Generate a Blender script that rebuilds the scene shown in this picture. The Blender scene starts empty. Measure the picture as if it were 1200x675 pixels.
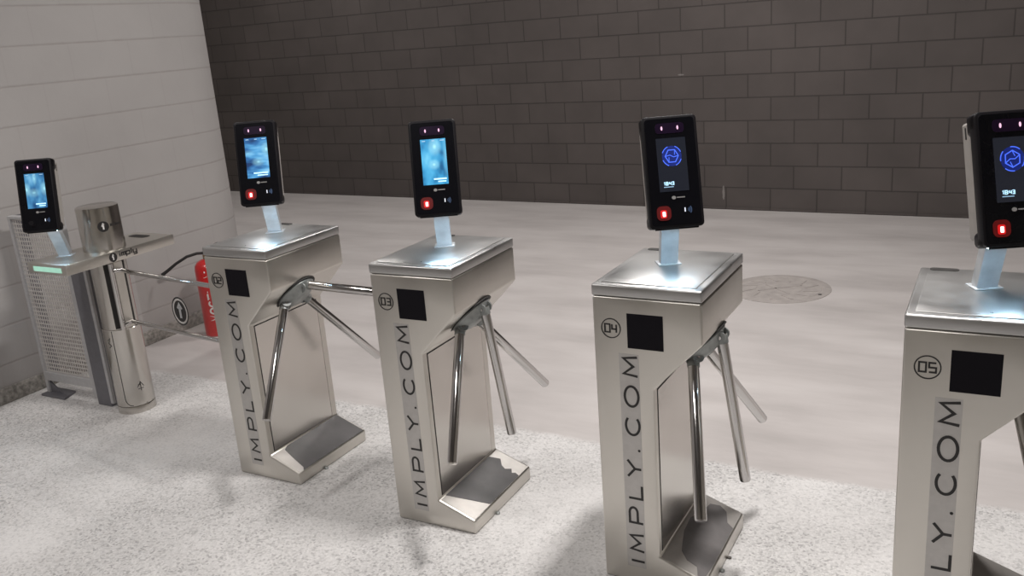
import bpy, bmesh, math, random
from mathutils import Vector, Matrix
random.seed(4)
PI = math.pi
S = bpy.context.scene
COL = S.collection

# ------------------------------------------------------------------ materials
def new_mat(name):
    m = bpy.data.materials.new(name); m.use_nodes = True
    nt = m.node_tree
    return m, nt, nt.nodes['Principled BSDF']

def N(nt, kind, **kw):
    n = nt.nodes.new(kind)
    for k, v in kw.items():
        if k in n.inputs: n.inputs[k].default_value = v
        else: setattr(n, k, v)
    return n

def ramp(nt, stops):
    r = nt.nodes.new('ShaderNodeValToRGB'); e = r.color_ramp.elements
    while len(e) < len(stops): e.new(0.5)
    for i, (p, c) in enumerate(stops):
        e[i].position = p; e[i].color = (c, c, c, 1) if not isinstance(c, tuple) else (*c, 1)
    return r

def coords(nt, scale=(1, 1, 1)):
    tc = N(nt, 'ShaderNodeTexCoord'); mp = N(nt, 'ShaderNodeMapping'); mp.inputs['Scale'].default_value = scale
    nt.links.new(tc.outputs['Object'], mp.inputs['Vector'])
    return mp.outputs['Vector']

def mix(nt, a, b, fac, blend='MIX'):
    m = nt.nodes.new('ShaderNodeMix'); m.data_type = 'RGBA'; m.blend_type = blend
    for sock, v in ((m.inputs[6], a), (m.inputs[7], b), (m.inputs[0], fac)):
        if isinstance(v, bpy.types.NodeSocket): nt.links.new(v, sock)
        elif isinstance(v, tuple): sock.default_value = (*v, 1)
        else: sock.default_value = v
    return m.outputs[2]

def plain(name, col, rough=0.5, metal=0.0, noise=0.06, scale=40, emit=None, strength=0, coat=0, spec=0.5):
    m, nt, p = new_mat(name)
    n = N(nt, 'ShaderNodeTexNoise', Scale=scale, Detail=3.0)
    nt.links.new(coords(nt), n.inputs['Vector'])
    lo = tuple(c * (1 - noise) for c in col); hi = tuple(min(1, c * (1 + noise)) for c in col)
    r = ramp(nt, [(0.3, lo), (0.7, hi)])
    nt.links.new(n.outputs['Fac'], r.inputs['Fac']); nt.links.new(r.outputs['Color'], p.inputs['Base Color'])
    p.inputs['Roughness'].default_value = rough; p.inputs['Metallic'].default_value = metal
    p.inputs['Specular IOR Level'].default_value = spec
    if coat: p.inputs['Coat Weight'].default_value = coat
    if emit:
        p.inputs['Emission Color'].default_value = (*emit, 1); p.inputs['Emission Strength'].default_value = strength
    return m

def steel(name, col=(0.62, 0.595, 0.55), rough=0.33, stretch=(3, 3, 220), var=0.10, bump=0.02, metal=1.0):
    m, nt, p = new_mat(name)
    v = coords(nt, stretch)
    n = N(nt, 'ShaderNodeTexNoise', Scale=1.5, Detail=4.0); nt.links.new(v, n.inputs['Vector'])
    b = N(nt, 'ShaderNodeTexNoise', Scale=5.0, Detail=5.0, Roughness=0.6); nt.links.new(coords(nt), b.inputs['Vector'])
    r = ramp(nt, [(0.25, rough - var), (0.75, rough + var)])
    mx = mix(nt, n.outputs['Fac'], b.outputs['Fac'], 0.55)
    nt.links.new(mx, r.inputs['Fac']); nt.links.new(r.outputs['Color'], p.inputs['Roughness'])
    c = ramp(nt, [(0.3, tuple(x * 0.93 for x in col)), (0.7, col)])
    nt.links.new(b.outputs['Fac'], c.inputs['Fac']); nt.links.new(c.outputs['Color'], p.inputs['Base Color'])
    p.inputs['Metallic'].default_value = metal
    if bump:
        bp = N(nt, 'ShaderNodeBump', Strength=bump, Distance=0.002); nt.links.new(n.outputs['Fac'], bp.inputs['Height'])
        nt.links.new(bp.outputs['Normal'], p.inputs['Normal'])
    return m

def block_wall(name, col, mortar, axis, var, rough=0.75, bump=0.5, msize=0.006, smear=None, fade=1.0):
    m, nt, p = new_mat(name)
    tc = N(nt, 'ShaderNodeTexCoord'); sp = N(nt, 'ShaderNodeSeparateXYZ'); cb = N(nt, 'ShaderNodeCombineXYZ')
    nt.links.new(tc.outputs['Object'], sp.inputs[0])
    nt.links.new(sp.outputs[axis], cb.inputs[0]); nt.links.new(sp.outputs[2], cb.inputs[1])
    br = N(nt, 'ShaderNodeTexBrick', Scale=1.0)
    br.inputs['Brick Width'].default_value = 0.402; br.inputs['Row Height'].default_value = 0.2
    br.inputs['Mortar Size'].default_value = msize; br.inputs['Mortar Smooth'].default_value = 0.25
    br.inputs['Bias'].default_value = 0.0
    br.inputs['Color1'].default_value = (*[c * (1 - var) for c in col], 1)
    br.inputs['Color2'].default_value = (*[c * (1 + var) for c in col], 1)
    br.inputs['Mortar'].default_value = (*mortar, 1)
    nt.links.new(cb.outputs[0], br.inputs['Vector'])
    n = N(nt, 'ShaderNodeTexNoise', Scale=2.2, Detail=5.0); nt.links.new(tc.outputs['Object'], n.inputs['Vector'])
    r = ramp(nt, [(0.3, 0.86), (0.7, 1.08)]); nt.links.new(n.outputs['Fac'], r.inputs['Fac'])
    c = mix(nt, br.outputs['Color'], r.outputs['Color'], 1.0, 'MULTIPLY')
    if smear:                                                   # chalky scuffs on the blocks
        for (sx, sz, rx, rz) in smear:
            vs = N(nt, 'ShaderNodeVectorMath', operation='SUBTRACT'); vs.inputs[1].default_value = (sx, sz, 0)
            nt.links.new(cb.outputs[0], vs.inputs[0])
            vd = N(nt, 'ShaderNodeVectorMath', operation='DIVIDE'); vd.inputs[1].default_value = (rx, rz, 1)
            nt.links.new(vs.outputs[0], vd.inputs[0])
            ln = N(nt, 'ShaderNodeVectorMath', operation='LENGTH'); nt.links.new(vd.outputs[0], ln.inputs[0])
            nn = N(nt, 'ShaderNodeTexNoise', Scale=30.0); nt.links.new(cb.outputs[0], nn.inputs['Vector'])
            ad = N(nt, 'ShaderNodeMath', operation='ADD'); nt.links.new(ln.outputs['Value'], ad.inputs[0]); nt.links.new(nn.outputs['Fac'], ad.inputs[1])
            rr = ramp(nt, [(0.0, 1.0), (0.9, 0.8), (1.0, 0.0)])
            ml = N(nt, 'ShaderNodeMath', operation='MULTIPLY'); ml.inputs[1].default_value = 0.68
            nt.links.new(ad.outputs[0], ml.inputs[0]); nt.links.new(ml.outputs[0], rr.inputs['Fac'])
            f = N(nt, 'ShaderNodeMath', operation='MULTIPLY'); f.inputs[1].default_value = 0.55
            nt.links.new(rr.outputs['Color'], f.inputs[0])
            c = mix(nt, c, (0.34, 0.32, 0.31), f.outputs[0])
    nt.links.new(c, p.inputs['Base Color'])
    p.inputs['Roughness'].default_value = rough
    fine = N(nt, 'ShaderNodeTexNoise', Scale=60.0, Detail=3.0); nt.links.new(tc.outputs['Object'], fine.inputs['Vector'])
    inv = N(nt, 'ShaderNodeMath', operation='MULTIPLY'); inv.inputs[1].default_value = -1.0
    nt.links.new(br.outputs['Fac'], inv.inputs[0])
    hs = N(nt, 'ShaderNodeMath', operation='MULTIPLY_ADD'); hs.inputs[1].default_value = 0.22
    nt.links.new(fine.outputs['Fac'], hs.inputs[0]); nt.links.new(inv.outputs[0], hs.inputs[2])
    bp = N(nt, 'ShaderNodeBump', Strength=bump, Distance=0.006); nt.links.new(hs.outputs[0], bp.inputs['Height'])
    nt.links.new(bp.outputs['Normal'], p.inputs['Normal'])
    return m

def white_blocks():
    m, nt, p = new_mat('white_painted_blocks')
    tc = N(nt, 'ShaderNodeTexCoord'); O = tc.outputs['Object']; sp = N(nt, 'ShaderNodeSeparateXYZ'); nt.links.new(O, sp.inputs[0])
    cb = N(nt, 'ShaderNodeCombineXYZ'); nt.links.new(sp.outputs[1], cb.inputs[0]); nt.links.new(sp.outputs[2], cb.inputs[1])
    br = N(nt, 'ShaderNodeTexBrick', Scale=1.0)
    for k, v in (('Brick Width', 0.402), ('Row Height', 0.205), ('Mortar Size', 0.006), ('Mortar Smooth', 0.6), ('Bias', 0.0)): br.inputs[k].default_value = v
    nt.links.new(cb.outputs[0], br.inputs['Vector'])
    # bed joints: distance to the nearest course line
    dv = N(nt, 'ShaderNodeMath', operation='DIVIDE'); dv.inputs[1].default_value = 0.205; nt.links.new(sp.outputs[2], dv.inputs[0])
    fr = N(nt, 'ShaderNodeMath', operation='PINGPONG'); fr.inputs[1].default_value = 0.5; nt.links.new(dv.outputs[0], fr.inputs[0])
    nz = N(nt, 'ShaderNodeTexNoise', Scale=14.0, Detail=3.0); nt.links.new(O, nz.inputs['Vector'])
    ml = N(nt, 'ShaderNodeMath', operation='MULTIPLY_ADD'); ml.inputs[1].default_value = 0.035; ml.inputs[2].default_value = -0.017
    nt.links.new(nz.outputs['Fac'], ml.inputs[0])
    ad = N(nt, 'ShaderNodeMath', operation='ADD'); nt.links.new(fr.outputs[0], ad.inputs[0]); nt.links.new(ml.outputs[0], ad.inputs[1])
    rj = ramp(nt, [(0.0, 0.55), (0.022, 0.25), (0.040, 0.0)]); nt.links.new(ad.outputs[0], rj.inputs['Fac'])
    n = N(nt, 'ShaderNodeTexNoise', Scale=1.6, Detail=4.0); nt.links.new(O, n.inputs['Vector'])
    r = ramp(nt, [(0.3, (0.355, 0.338, 0.332)), (0.7, (0.40, 0.382, 0.375))]); nt.links.new(n.outputs['Fac'], r.inputs['Fac'])
    c = mix(nt, r.outputs['Color'], (0.27, 0.245, 0.235), rj.outputs['Color'])
    f = N(nt, 'ShaderNodeMath', operation='MULTIPLY'); f.inputs[1].default_value = 0.16; nt.links.new(br.outputs['Fac'], f.inputs[0])
    c = mix(nt, c, (0.30, 0.28, 0.27), f.outputs[0])
    nt.links.new(c, p.inputs['Base Color']); p.inputs['Roughness'].default_value = 0.75
    h = N(nt, 'ShaderNodeMath', operation='MULTIPLY'); h.inputs[1].default_value = -1.0; nt.links.new(rj.outputs['Color'], h.inputs[0])
    fine = N(nt, 'ShaderNodeTexNoise', Scale=26.0, Detail=4.0); nt.links.new(O, fine.inputs['Vector'])
    hs = N(nt, 'ShaderNodeMath', operation='MULTIPLY_ADD'); hs.inputs[1].default_value = 0.3; nt.links.new(fine.outputs['Fac'], hs.inputs[0]); nt.links.new(h.outputs[0], hs.inputs[2])
    bp = N(nt, 'ShaderNodeBump', Strength=0.35, Distance=0.006); nt.links.new(hs.outputs[0], bp.inputs['Height']); nt.links.new(bp.outputs['Normal'], p.inputs['Normal'])
    return m

def floor_mat():
    m, nt, p = new_mat('floor_terrazzo_and_concrete')
    tc = N(nt, 'ShaderNodeTexCoord'); O = tc.outputs['Object']
    # terrazzo
    v1 = N(nt, 'ShaderNodeTexVoronoi', Scale=125.0); nt.links.new(O, v1.inputs['Vector'])
    s1 = N(nt, 'ShaderNodeSeparateColor'); nt.links.new(v1.outputs['Color'], s1.inputs[0])
    r1 = ramp(nt, [(0.0, (0.26, 0.255, 0.255)), (0.09, (0.42, 0.41, 0.408)), (0.25, (0.54, 0.528, 0.522)), (0.5, (0.61, 0.597, 0.592)), (0.8, (0.68, 0.665, 0.66))])
    r1.color_ramp.interpolation = 'CONSTANT'
    nt.links.new(s1.outputs[0], r1.inputs['Fac'])
    v2 = N(nt, 'ShaderNodeTexVoronoi', Scale=260.0); nt.links.new(O, v2.inputs['Vector'])
    s2 = N(nt, 'ShaderNodeSeparateColor'); nt.links.new(v2.outputs['Color'], s2.inputs[0])
    r2 = ramp(nt, [(0.0, 0.72), (0.12, 0.9), (0.5, 1.0), (1.0, 1.06)]); r2.color_ramp.interpolation = 'CONSTANT'
    nt.links.new(s2.outputs[1], r2.inputs['Fac'])
    n1 = N(nt, 'ShaderNodeTexNoise', Scale=2.6, Detail=6.0, Roughness=0.6); nt.links.new(O, n1.inputs['Vector'])
    rn = ramp(nt, [(0.32, (0.50, 0.487, 0.48)), (0.62, (0.66, 0.645, 0.638))]); nt.links.new(n1.outputs['Fac'], rn.inputs['Fac'])
    chips = mix(nt, r1.outputs['Color'], r2.outputs['Color'], 0.8, 'MULTIPLY')
    n3 = N(nt, 'ShaderNodeTexNoise', Scale=1.3, Detail=4.0); nt.links.new(O, n3.inputs['Vector'])
    rd = ramp(nt, [(0.38, 0.25), (0.66, 0.75)]); nt.links.new(n3.outputs['Fac'], rd.inputs['Fac'])
    terr = mix(nt, chips, rn.outputs['Color'], rd.outputs['Color'])          # cement dust over the chips
    # smooth concrete
    mp = N(nt, 'ShaderNodeMapping'); mp.inputs['Scale'].default_value = (0.6, 2.2, 1); nt.links.new(O, mp.inputs['Vector'])
    n2 = N(nt, 'ShaderNodeTexNoise', Scale=1.5, Detail=7.0, Roughness=0.6); nt.links.new(mp.outputs[0], n2.inputs['Vector'])
    rc = ramp(nt, [(0.28, (0.40, 0.372, 0.363)), (0.52, (0.485, 0.454, 0.444)), (0.75, (0.55, 0.520, 0.510))])
    nt.links.new(n2.outputs['Fac'], rc.inputs['Fac'])
    # the seam between the two floors, slightly ragged
    sp = N(nt, 'ShaderNodeSeparateXYZ'); nt.links.new(O, sp.inputs[0])
    ns = N(nt, 'ShaderNodeTexNoise', Scale=7.0, Detail=4.0); nt.links.new(O, ns.inputs['Vector'])
    ma = N(nt, 'ShaderNodeMath', operation='MULTIPLY_ADD'); ma.inputs[1].default_value = 0.09
    nt.links.new(ns.outputs['Fac'], ma.inputs[0]); nt.links.new(sp.outputs[1], ma.inputs[2])
    mr = N(nt, 'ShaderNodeMapRange'); mr.inputs[1].default_value = 3.255; mr.inputs[2].default_value = 3.295
    nt.links.new(ma.outputs[0], mr.inputs[0])
    c = mix(nt, terr, rc.outputs['Color'], mr.outputs[0])
    nt.links.new(c, p.inputs['Base Color'])
    rr = ramp(nt, [(0.3, 0.5), (0.7, 0.72)]); nt.links.new(n1.outputs['Fac'], rr.inputs['Fac'])
    nt.links.new(rr.outputs['Color'], p.inputs['Roughness'])
    p.inputs['Specular IOR Level'].default_value = 0.3
    bp = N(nt, 'ShaderNodeBump', Strength=0.15, Distance=0.002); nt.links.new(n2.outputs['Fac'], bp.inputs['Height'])
    nt.links.new(bp.outputs['Normal'], p.inputs['Normal'])
    return m

def screen_mat(name, seed, cols, glows, strength, rot=0.5, scale=(2.2, 2.2, 1)):
    m, nt, p = new_mat(name)
    uv = N(nt, 'ShaderNodeUVMap', uv_map='face')
    mp = N(nt, 'ShaderNodeMapping'); mp.inputs['Location'].default_value = (seed, seed * 0.7, 0); mp.inputs['Rotation'].default_value = (0, 0, rot)
    mp.inputs['Scale'].default_value = scale; nt.links.new(uv.outputs[0], mp.inputs['Vector'])
    n = N(nt, 'ShaderNodeTexNoise', Scale=1.0, Detail=2.0); nt.links.new(mp.outputs[0], n.inputs['Vector'])
    r = ramp(nt, cols); nt.links.new(n.outputs['Fac'], r.inputs['Fac']); c = r.outputs['Color']
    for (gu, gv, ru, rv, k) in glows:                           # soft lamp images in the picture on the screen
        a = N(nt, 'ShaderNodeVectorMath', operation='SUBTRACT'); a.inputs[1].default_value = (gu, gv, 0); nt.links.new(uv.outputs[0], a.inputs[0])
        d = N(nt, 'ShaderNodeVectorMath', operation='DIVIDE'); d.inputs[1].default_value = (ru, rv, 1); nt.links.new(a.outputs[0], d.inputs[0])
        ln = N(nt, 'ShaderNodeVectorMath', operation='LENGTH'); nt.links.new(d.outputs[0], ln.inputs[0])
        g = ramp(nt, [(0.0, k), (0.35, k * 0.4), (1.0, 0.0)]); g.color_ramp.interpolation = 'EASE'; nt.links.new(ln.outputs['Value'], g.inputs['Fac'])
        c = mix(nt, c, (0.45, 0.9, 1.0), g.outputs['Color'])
    p.inputs['Base Color'].default_value = (0.01, 0.012, 0.02, 1); p.inputs['Roughness'].default_value = 0.2
    nt.links.new(c, p.inputs['Emission Color']); p.inputs['Emission Strength'].default_value = strength
    return m

def clear_mat(name, gloss, tint):
    m, nt, p = new_mat(name)
    g = N(nt, 'ShaderNodeBsdfTransparent'); g.inputs[0].default_value = (*tint, 1)
    gl = N(nt, 'ShaderNodeBsdfGlossy'); gl.inputs['Roughness'].default_value = 0.08
    n = N(nt, 'ShaderNodeTexNoise', Scale=6.0, Detail=3.0); nt.links.new(coords(nt), n.inputs['Vector'])
    r = ramp(nt, [(0.3, gloss * 0.6), (0.7, gloss * 1.4)]); nt.links.new(n.outputs['Fac'], r.inputs['Fac'])
    ms = N(nt, 'ShaderNodeMixShader')
    nt.links.new(r.outputs['Color'], ms.inputs[0]); nt.links.new(g.outputs[0], ms.inputs[1]); nt.links.new(gl.outputs[0], ms.inputs[2])
    nt.links.new(ms.outputs[0], nt.nodes['Material Output'].inputs['Surface'])
    return m

M = {}
M['steel'] = steel('brushed_steel', col=(0.66, 0.635, 0.59), rough=0.36)
M['lid'] = steel('brushed_steel_lid', col=(0.47, 0.465, 0.46), rough=0.37, stretch=(3, 3, 3), var=0.15, bump=0, metal=0.92)
M['tubesteel'] = steel('satin_steel_tube', col=(0.60, 0.575, 0.54), rough=0.20, stretch=(3, 3, 60), var=0.07)
M['panel'] = steel('polished_steel_panel', col=(0.62, 0.595, 0.56), rough=0.22, stretch=(3, 3, 160), var=0.08)
M['chrome'] = steel('chromed_tube', col=(0.58, 0.565, 0.555), rough=0.11, stretch=(4, 4, 4), var=0.06, bump=0)
M['galv'] = plain('grey_galvanised_bracket', (0.66, 0.69, 0.72), 0.40, 0.6, 0.12, 25)
M['cast'] = plain('grey_cast_hub', (0.33, 0.345, 0.34), 0.42, 0.55, 0.15, 40)
M['dark'] = plain('dark_gap', (0.02, 0.018, 0.017), 0.7)
M['ink'] = plain('black_lettering_vinyl', (0.018, 0.016, 0.016), 0.45)
M['strip'] = plain('grey_transfer_film', (0.52, 0.505, 0.49), 0.45, 0.9, 0.05)
M['window'] = plain('black_reader_window', (0.006, 0.005, 0.008), 0.5, spec=0.12)
M['film'] = plain('dark_protective_film', (0.055, 0.051, 0.052), 0.36, 0.1, 0.3, 9)
M['film_dusty'] = plain('dusty_dark_film', (0.15, 0.141, 0.141), 0.5, 0.1, 0.2, 12)
M['dusty'] = plain('dusty_steel_plate', (0.52, 0.495, 0.47), 0.42, 0.65, 0.1, 14)
M['shell'] = plain('black_glossy_shell', (0.007, 0.006, 0.008), 0.42, 0, 0.05, spec=0.25)
M['glass'] = plain('black_front_glass', (0.005, 0.005, 0.007), 0.2, 0, 0.02, spec=0.2)
M['housing'] = plain('grey_beige_housing', (0.36, 0.335, 0.315), 0.5)
M['lens'] = plain('pink_glowing_camera_lens', (0.3, 0.1, 0.2), 0.3, emit=(1.0, 0.62, 0.80), strength=0.9)
M['violet'] = plain('violet_tinted_sensor_window', (0.012, 0.006, 0.018), 0.3, emit=(0.25, 0.05, 0.35), strength=0.008, spec=0.2)
M['red_ring'] = plain('red_lit_finger_reader', (0.05, 0.002, 0.002), 0.5, emit=(0.45, 0.0, 0.003), strength=0.13)
M['red_core'] = plain('bright_red_finger_window', (0.5, 0.02, 0.02), 0.4, emit=(1.0, 0.006, 0.010), strength=0.42)
M['white_core'] = plain('white_lit_finger_window', (0.8, 0.6, 0.6), 0.4, emit=(1.0, 0.72, 0.70), strength=2.0)
M['card'] = plain('faint_blue_card_mark', (0.05, 0.07, 0.12), 0.4, emit=(0.12, 0.22, 0.45), strength=0.25)
M['white_mark'] = plain('white_emissive_mark', (0.5, 0.5, 0.5), 0.4, emit=(0.8, 0.85, 1.0), strength=0.8)
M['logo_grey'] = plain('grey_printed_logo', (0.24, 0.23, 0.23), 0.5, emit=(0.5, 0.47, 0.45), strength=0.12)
M['led'] = plain('cool_white_light_bar', (0.8, 0.9, 1.0), 0.4, emit=(0.48, 0.77, 1.0), strength=66)
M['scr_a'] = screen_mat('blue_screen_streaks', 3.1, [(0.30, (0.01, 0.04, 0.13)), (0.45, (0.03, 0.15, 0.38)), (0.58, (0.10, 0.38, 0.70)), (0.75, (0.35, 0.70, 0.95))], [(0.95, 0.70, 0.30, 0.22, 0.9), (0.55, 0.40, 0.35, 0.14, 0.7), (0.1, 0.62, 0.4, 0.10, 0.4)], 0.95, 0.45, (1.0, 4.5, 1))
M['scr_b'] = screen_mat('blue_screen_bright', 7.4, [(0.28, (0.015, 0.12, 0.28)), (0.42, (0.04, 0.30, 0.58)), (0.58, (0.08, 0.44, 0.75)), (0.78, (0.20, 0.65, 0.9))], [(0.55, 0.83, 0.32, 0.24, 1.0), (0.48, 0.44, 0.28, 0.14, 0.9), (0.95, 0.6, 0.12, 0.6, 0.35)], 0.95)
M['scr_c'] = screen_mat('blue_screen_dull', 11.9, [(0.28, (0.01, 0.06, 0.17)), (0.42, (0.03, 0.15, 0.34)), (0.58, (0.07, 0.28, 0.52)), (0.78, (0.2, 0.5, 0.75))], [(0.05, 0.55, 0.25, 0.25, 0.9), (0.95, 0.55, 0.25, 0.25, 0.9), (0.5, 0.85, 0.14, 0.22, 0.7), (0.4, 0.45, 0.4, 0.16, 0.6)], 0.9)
M['scr_dark'] = plain('dark_screen', (0.008, 0.009, 0.013), 0.15, emit=(0.016, 0.018, 0.026), strength=0.6)
M['scr_blue'] = plain('blue_screen_emblem', (0.05, 0.1, 0.4), 0.4, emit=(0.055, 0.13, 0.85), strength=1.0)
M['scr_glow'] = plain('deep_blue_screen_emblem_ground', (0.01, 0.02, 0.1), 0.4, emit=(0.004, 0.011, 0.13), strength=0.8)
M['scr_text'] = plain('pale_blue_screen_text', (0.4, 0.6, 0.8), 0.4, emit=(0.45, 0.78, 1.0), strength=1.0)
M['scr_text_dim'] = plain('dim_blue_screen_text', (0.3, 0.4, 0.5), 0.4, emit=(0.22, 0.42, 0.6), strength=0.7)
M['green'] = plain('mint_status_light', (0.35, 0.6, 0.5), 0.4, emit=(0.36, 0.72, 0.55), strength=0.45)
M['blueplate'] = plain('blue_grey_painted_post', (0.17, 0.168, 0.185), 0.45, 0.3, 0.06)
M['frame_pale'] = plain('pale_painted_frame', (0.47, 0.465, 0.475), 0.45, 0.2, 0.06)
M['mesh'] = plain('grey_expanded_mesh', (0.56, 0.535, 0.515), 0.5, 0.2, 0.1)
M['red'] = plain('red_extinguisher_paint', (0.50, 0.012, 0.012), 0.3, 0, 0.06, coat=0.4)
M['white'] = plain('white_print', (0.75, 0.73, 0.72), 0.5)
M['rubber'] = plain('black_rubber_hose', (0.015, 0.014, 0.014), 0.5)
M['brass'] = plain('dull_brass_valve', (0.30, 0.20, 0.10), 0.4, 0.8)
M['granite'] = plain('grey_granite_skirting', (0.27, 0.255, 0.235), 0.55, 0, 0.45, 45)
M['concrete'] = plain('grey_cast_cover', (0.34, 0.31, 0.295), 0.75, 0, 0.12, 14)
M['orange'] = plain('orange_scrap', (0.55, 0.27, 0.17), 0.6)
M['pebble'] = plain('dark_grit', (0.13, 0.12, 0.11), 0.7)
M['acrylic'] = clear_mat('clear_acrylic_sheet', 0.045, (0.95, 0.945, 0.94))
M['wallpaint'] = plain('beige_painted_wall', (0.62, 0.585, 0.53), 0.8, 0, 0.05, 2)
M['ceil'] = plain('grey_ceiling_paint', (0.30, 0.29, 0.285), 0.8, 0, 0.04, 2)
M['floor'] = floor_mat()
M['darkwall'] = block_wall('charcoal_painted_blocks', (0.084, 0.071, 0.067), (0.048, 0.040, 0.038), 0, 0.06, smear=[(-2.235, 0.15, 0.012, 0.075), (-2.62, 1.22, 0.03, 0.008)])
M['whitewall'] = white_blocks()

# ------------------------------------------------------------------ geometry helpers
def obj(name, bm, mat, parent=None, angle=32, recalc=True):
    if recalc: bmesh.ops.recalc_face_normals(bm, faces=bm.faces[:])
    me = bpy.data.meshes.new(name); bm.to_mesh(me); bm.free()
    me.materials.append(M[mat] if isinstance(mat, str) else mat)
    for p in me.polygons: p.use_smooth = True
    me.set_sharp_from_angle(angle=math.radians(angle))
    o = bpy.data.objects.new(name, me); COL.objects.link(o)
    if parent: o.parent = parent
    return o

def thing(name, label, cat, loc=(0, 0, 0), rz=0, group=None):
    o = bpy.data.objects.new(name, None); COL.objects.link(o)
    o.location = loc; o.rotation_euler = (0, 0, rz); o.empty_display_size = 0.05
    o['label'] = label; o['category'] = cat
    if group: o['group'] = group
    return o

def struct(name, bm, mat):
    o = obj(name, bm, mat); o['kind'] = 'structure'; return o

def box(bm, x0, x1, y0, y1, z0, z1, bev=0, seg=2):
    t = bmesh.new()
    v = [t.verts.new((x, y, z)) for x in (x0, x1) for y in (y0, y1) for z in (z0, z1)]
    for f in ((0, 1, 3, 2), (4, 6, 7, 5), (0, 4, 5, 1), (2, 3, 7, 6), (0, 2, 6, 4), (1, 5, 7, 3)): t.faces.new([v[i] for i in f])
    if bev: bmesh.ops.bevel(t, geom=t.edges[:], offset=bev, segments=seg, affect='EDGES', profile=0.5)
    merge(bm, t)

def merge(bm, t, mtx=None):
    if mtx: bmesh.ops.transform(t, matrix=mtx, verts=t.verts[:])
    bmesh.ops.recalc_face_normals(t, faces=t.faces[:])
    me = bpy.data.meshes.new('tmp'); t.to_mesh(me); t.free(); bm.from_mesh(me); bpy.data.meshes.remove(me)

def extrude_poly(bm, pts, fn, d0, d1, bev=0, seg=2):
    """pts: 2-D outline; fn(a,b,d) -> xyz"""
    t = bmesh.new()
    a = [t.verts.new(fn(p[0], p[1], d0)) for p in pts]; b = [t.verts.new(fn(p[0], p[1], d1)) for p in pts]
    n = len(pts)
    t.faces.new(a); t.faces.new(b[::-1])
    for i in range(n): t.faces.new((a[i], b[i], b[(i + 1) % n], a[(i + 1) % n]))
    bmesh.ops.recalc_face_normals(t, faces=t.faces[:])
    if bev: bmesh.ops.bevel(t, geom=t.edges[:], offset=bev, segments=seg, affect='EDGES', profile=0.5)
    merge(bm, t)

def rrect(w, h, r, n=5, x0=0, z0=0):
    pts = []
    for cx, cz, a0 in ((w / 2 - r, h - r, 0), (-w / 2 + r, h - r, 90), (-w / 2 + r, r, 180), (w / 2 - r, r, 270)):
        for i in range(n + 1):
            a = math.radians(a0 + 90 * i / n); pts.append((x0 + cx + r * math.cos(a), z0 + cz + r * math.sin(a)))
    return pts

def tube(bm, pts, r, n=16, caps=True, ecc=None):
    pts = [Vector(p) for p in pts]; t = bmesh.new(); rings = []
    up = None
    for i, p in enumerate(pts):
        d = (pts[min(i + 1, len(pts) - 1)] - pts[max(i - 1, 0)]).normalized()
        if up is None:
            up = Vector((0, 0, 1)) if abs(d.z) < 0.9 else Vector((0, 1, 0))
        s = d.cross(up).normalized(); u = s.cross(d).normalized(); up = u
        rr = r[i] if isinstance(r, (list, tuple)) else r
        rings.append([t.verts.new(p + rr * (math.cos(2 * PI * k / n) * s + math.sin(2 * PI * k / n) * u)) for k in range(n)])
    for a, b in zip(rings, rings[1:]):
        for k in range(n): t.faces.new((a[k], a[(k + 1) % n], b[(k + 1) % n], b[k]))
    if caps: t.faces.new(rings[0][::-1]); t.faces.new(rings[-1])
    merge(bm, t)

def lathe(bm, prof, center=(0, 0, 0), n=40, axis=(0, 0, 1)):
    """prof: list of (r, h) from bottom to top"""
    t = bmesh.new(); rings = []
    for r, h in prof:
        if r < 1e-6: rings.append([t.verts.new((0, 0, h))])
        else: rings.append([t.verts.new((r * math.cos(2 * PI * k / n), r * math.sin(2 * PI * k / n), h)) for k in range(n)])
    for a, b in zip(rings, rings[1:]):
        for k in range(n):
            q = [a[k % len(a)], a[(k + 1) % len(a)], b[(k + 1) % len(b)], b[k % len(b)]]
            q2 = []
            for v in q:
                if v not in q2: q2.append(v)
            if len(q2) > 2: t.faces.new(q2)
    if len(rings[0]) > 1: t.faces.new(rings[0][::-1])
    if len(rings[-1]) > 1: t.faces.new(rings[-1])
    q = Vector((0, 0, 1)).rotation_difference(Vector(axis).normalized())
    merge(bm, t, Matrix.Translation(center) @ q.to_matrix().to_4x4())

def ribbon(bm, pts, th, fn, h0=0.0002, h1=0.0012, closed=False):
    """a stroke of width th along 2-D pts, mitred, mapped by fn(u,v,h)"""
    n = len(pts); L = []; R = []
    P = [Vector(p) for p in pts]
    for i in range(n):
        if closed: a, b, c = P[i - 1], P[i], P[(i + 1) % n]
        else: a, b, c = P[max(i - 1, 0)], P[i], P[min(i + 1, n - 1)]
        d1 = (b - a); d2 = (c - b)
        if d1.length < 1e-9: d1 = d2
        if d2.length < 1e-9: d2 = d1
        d1.normalize(); d2.normalize()
        n1 = Vector((-d1.y, d1.x)); n2 = Vector((-d2.y, d2.x)); m = n1 + n2
        if m.length < 0.2: m = n1.copy()
        m.normalize(); k = min(1 / max(m.dot(n1), 0.3), 1.9)
        L.append(b + m * th / 2 * k); R.append(b - m * th / 2 * k)
    t = bmesh.new()
    vs = [[t.verts.new(fn(p[i].x, p[i].y, h)) for i in range(n)] for p in (L, R) for h in (h0, h1)]
    l0, l1, r0, r1 = vs
    for i in range(n if closed else n - 1):
        j = (i + 1) % n
        for a, b in ((l0, l1), (l1, r1), (r1, r0), (r0, l0)):
            t.faces.new((a[i], a[j], b[j], b[i]))
    if not closed:
        for i in (0, n - 1): t.faces.new((l0[i], l1[i], r1[i], r0[i]))
    merge(bm, t)

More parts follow.
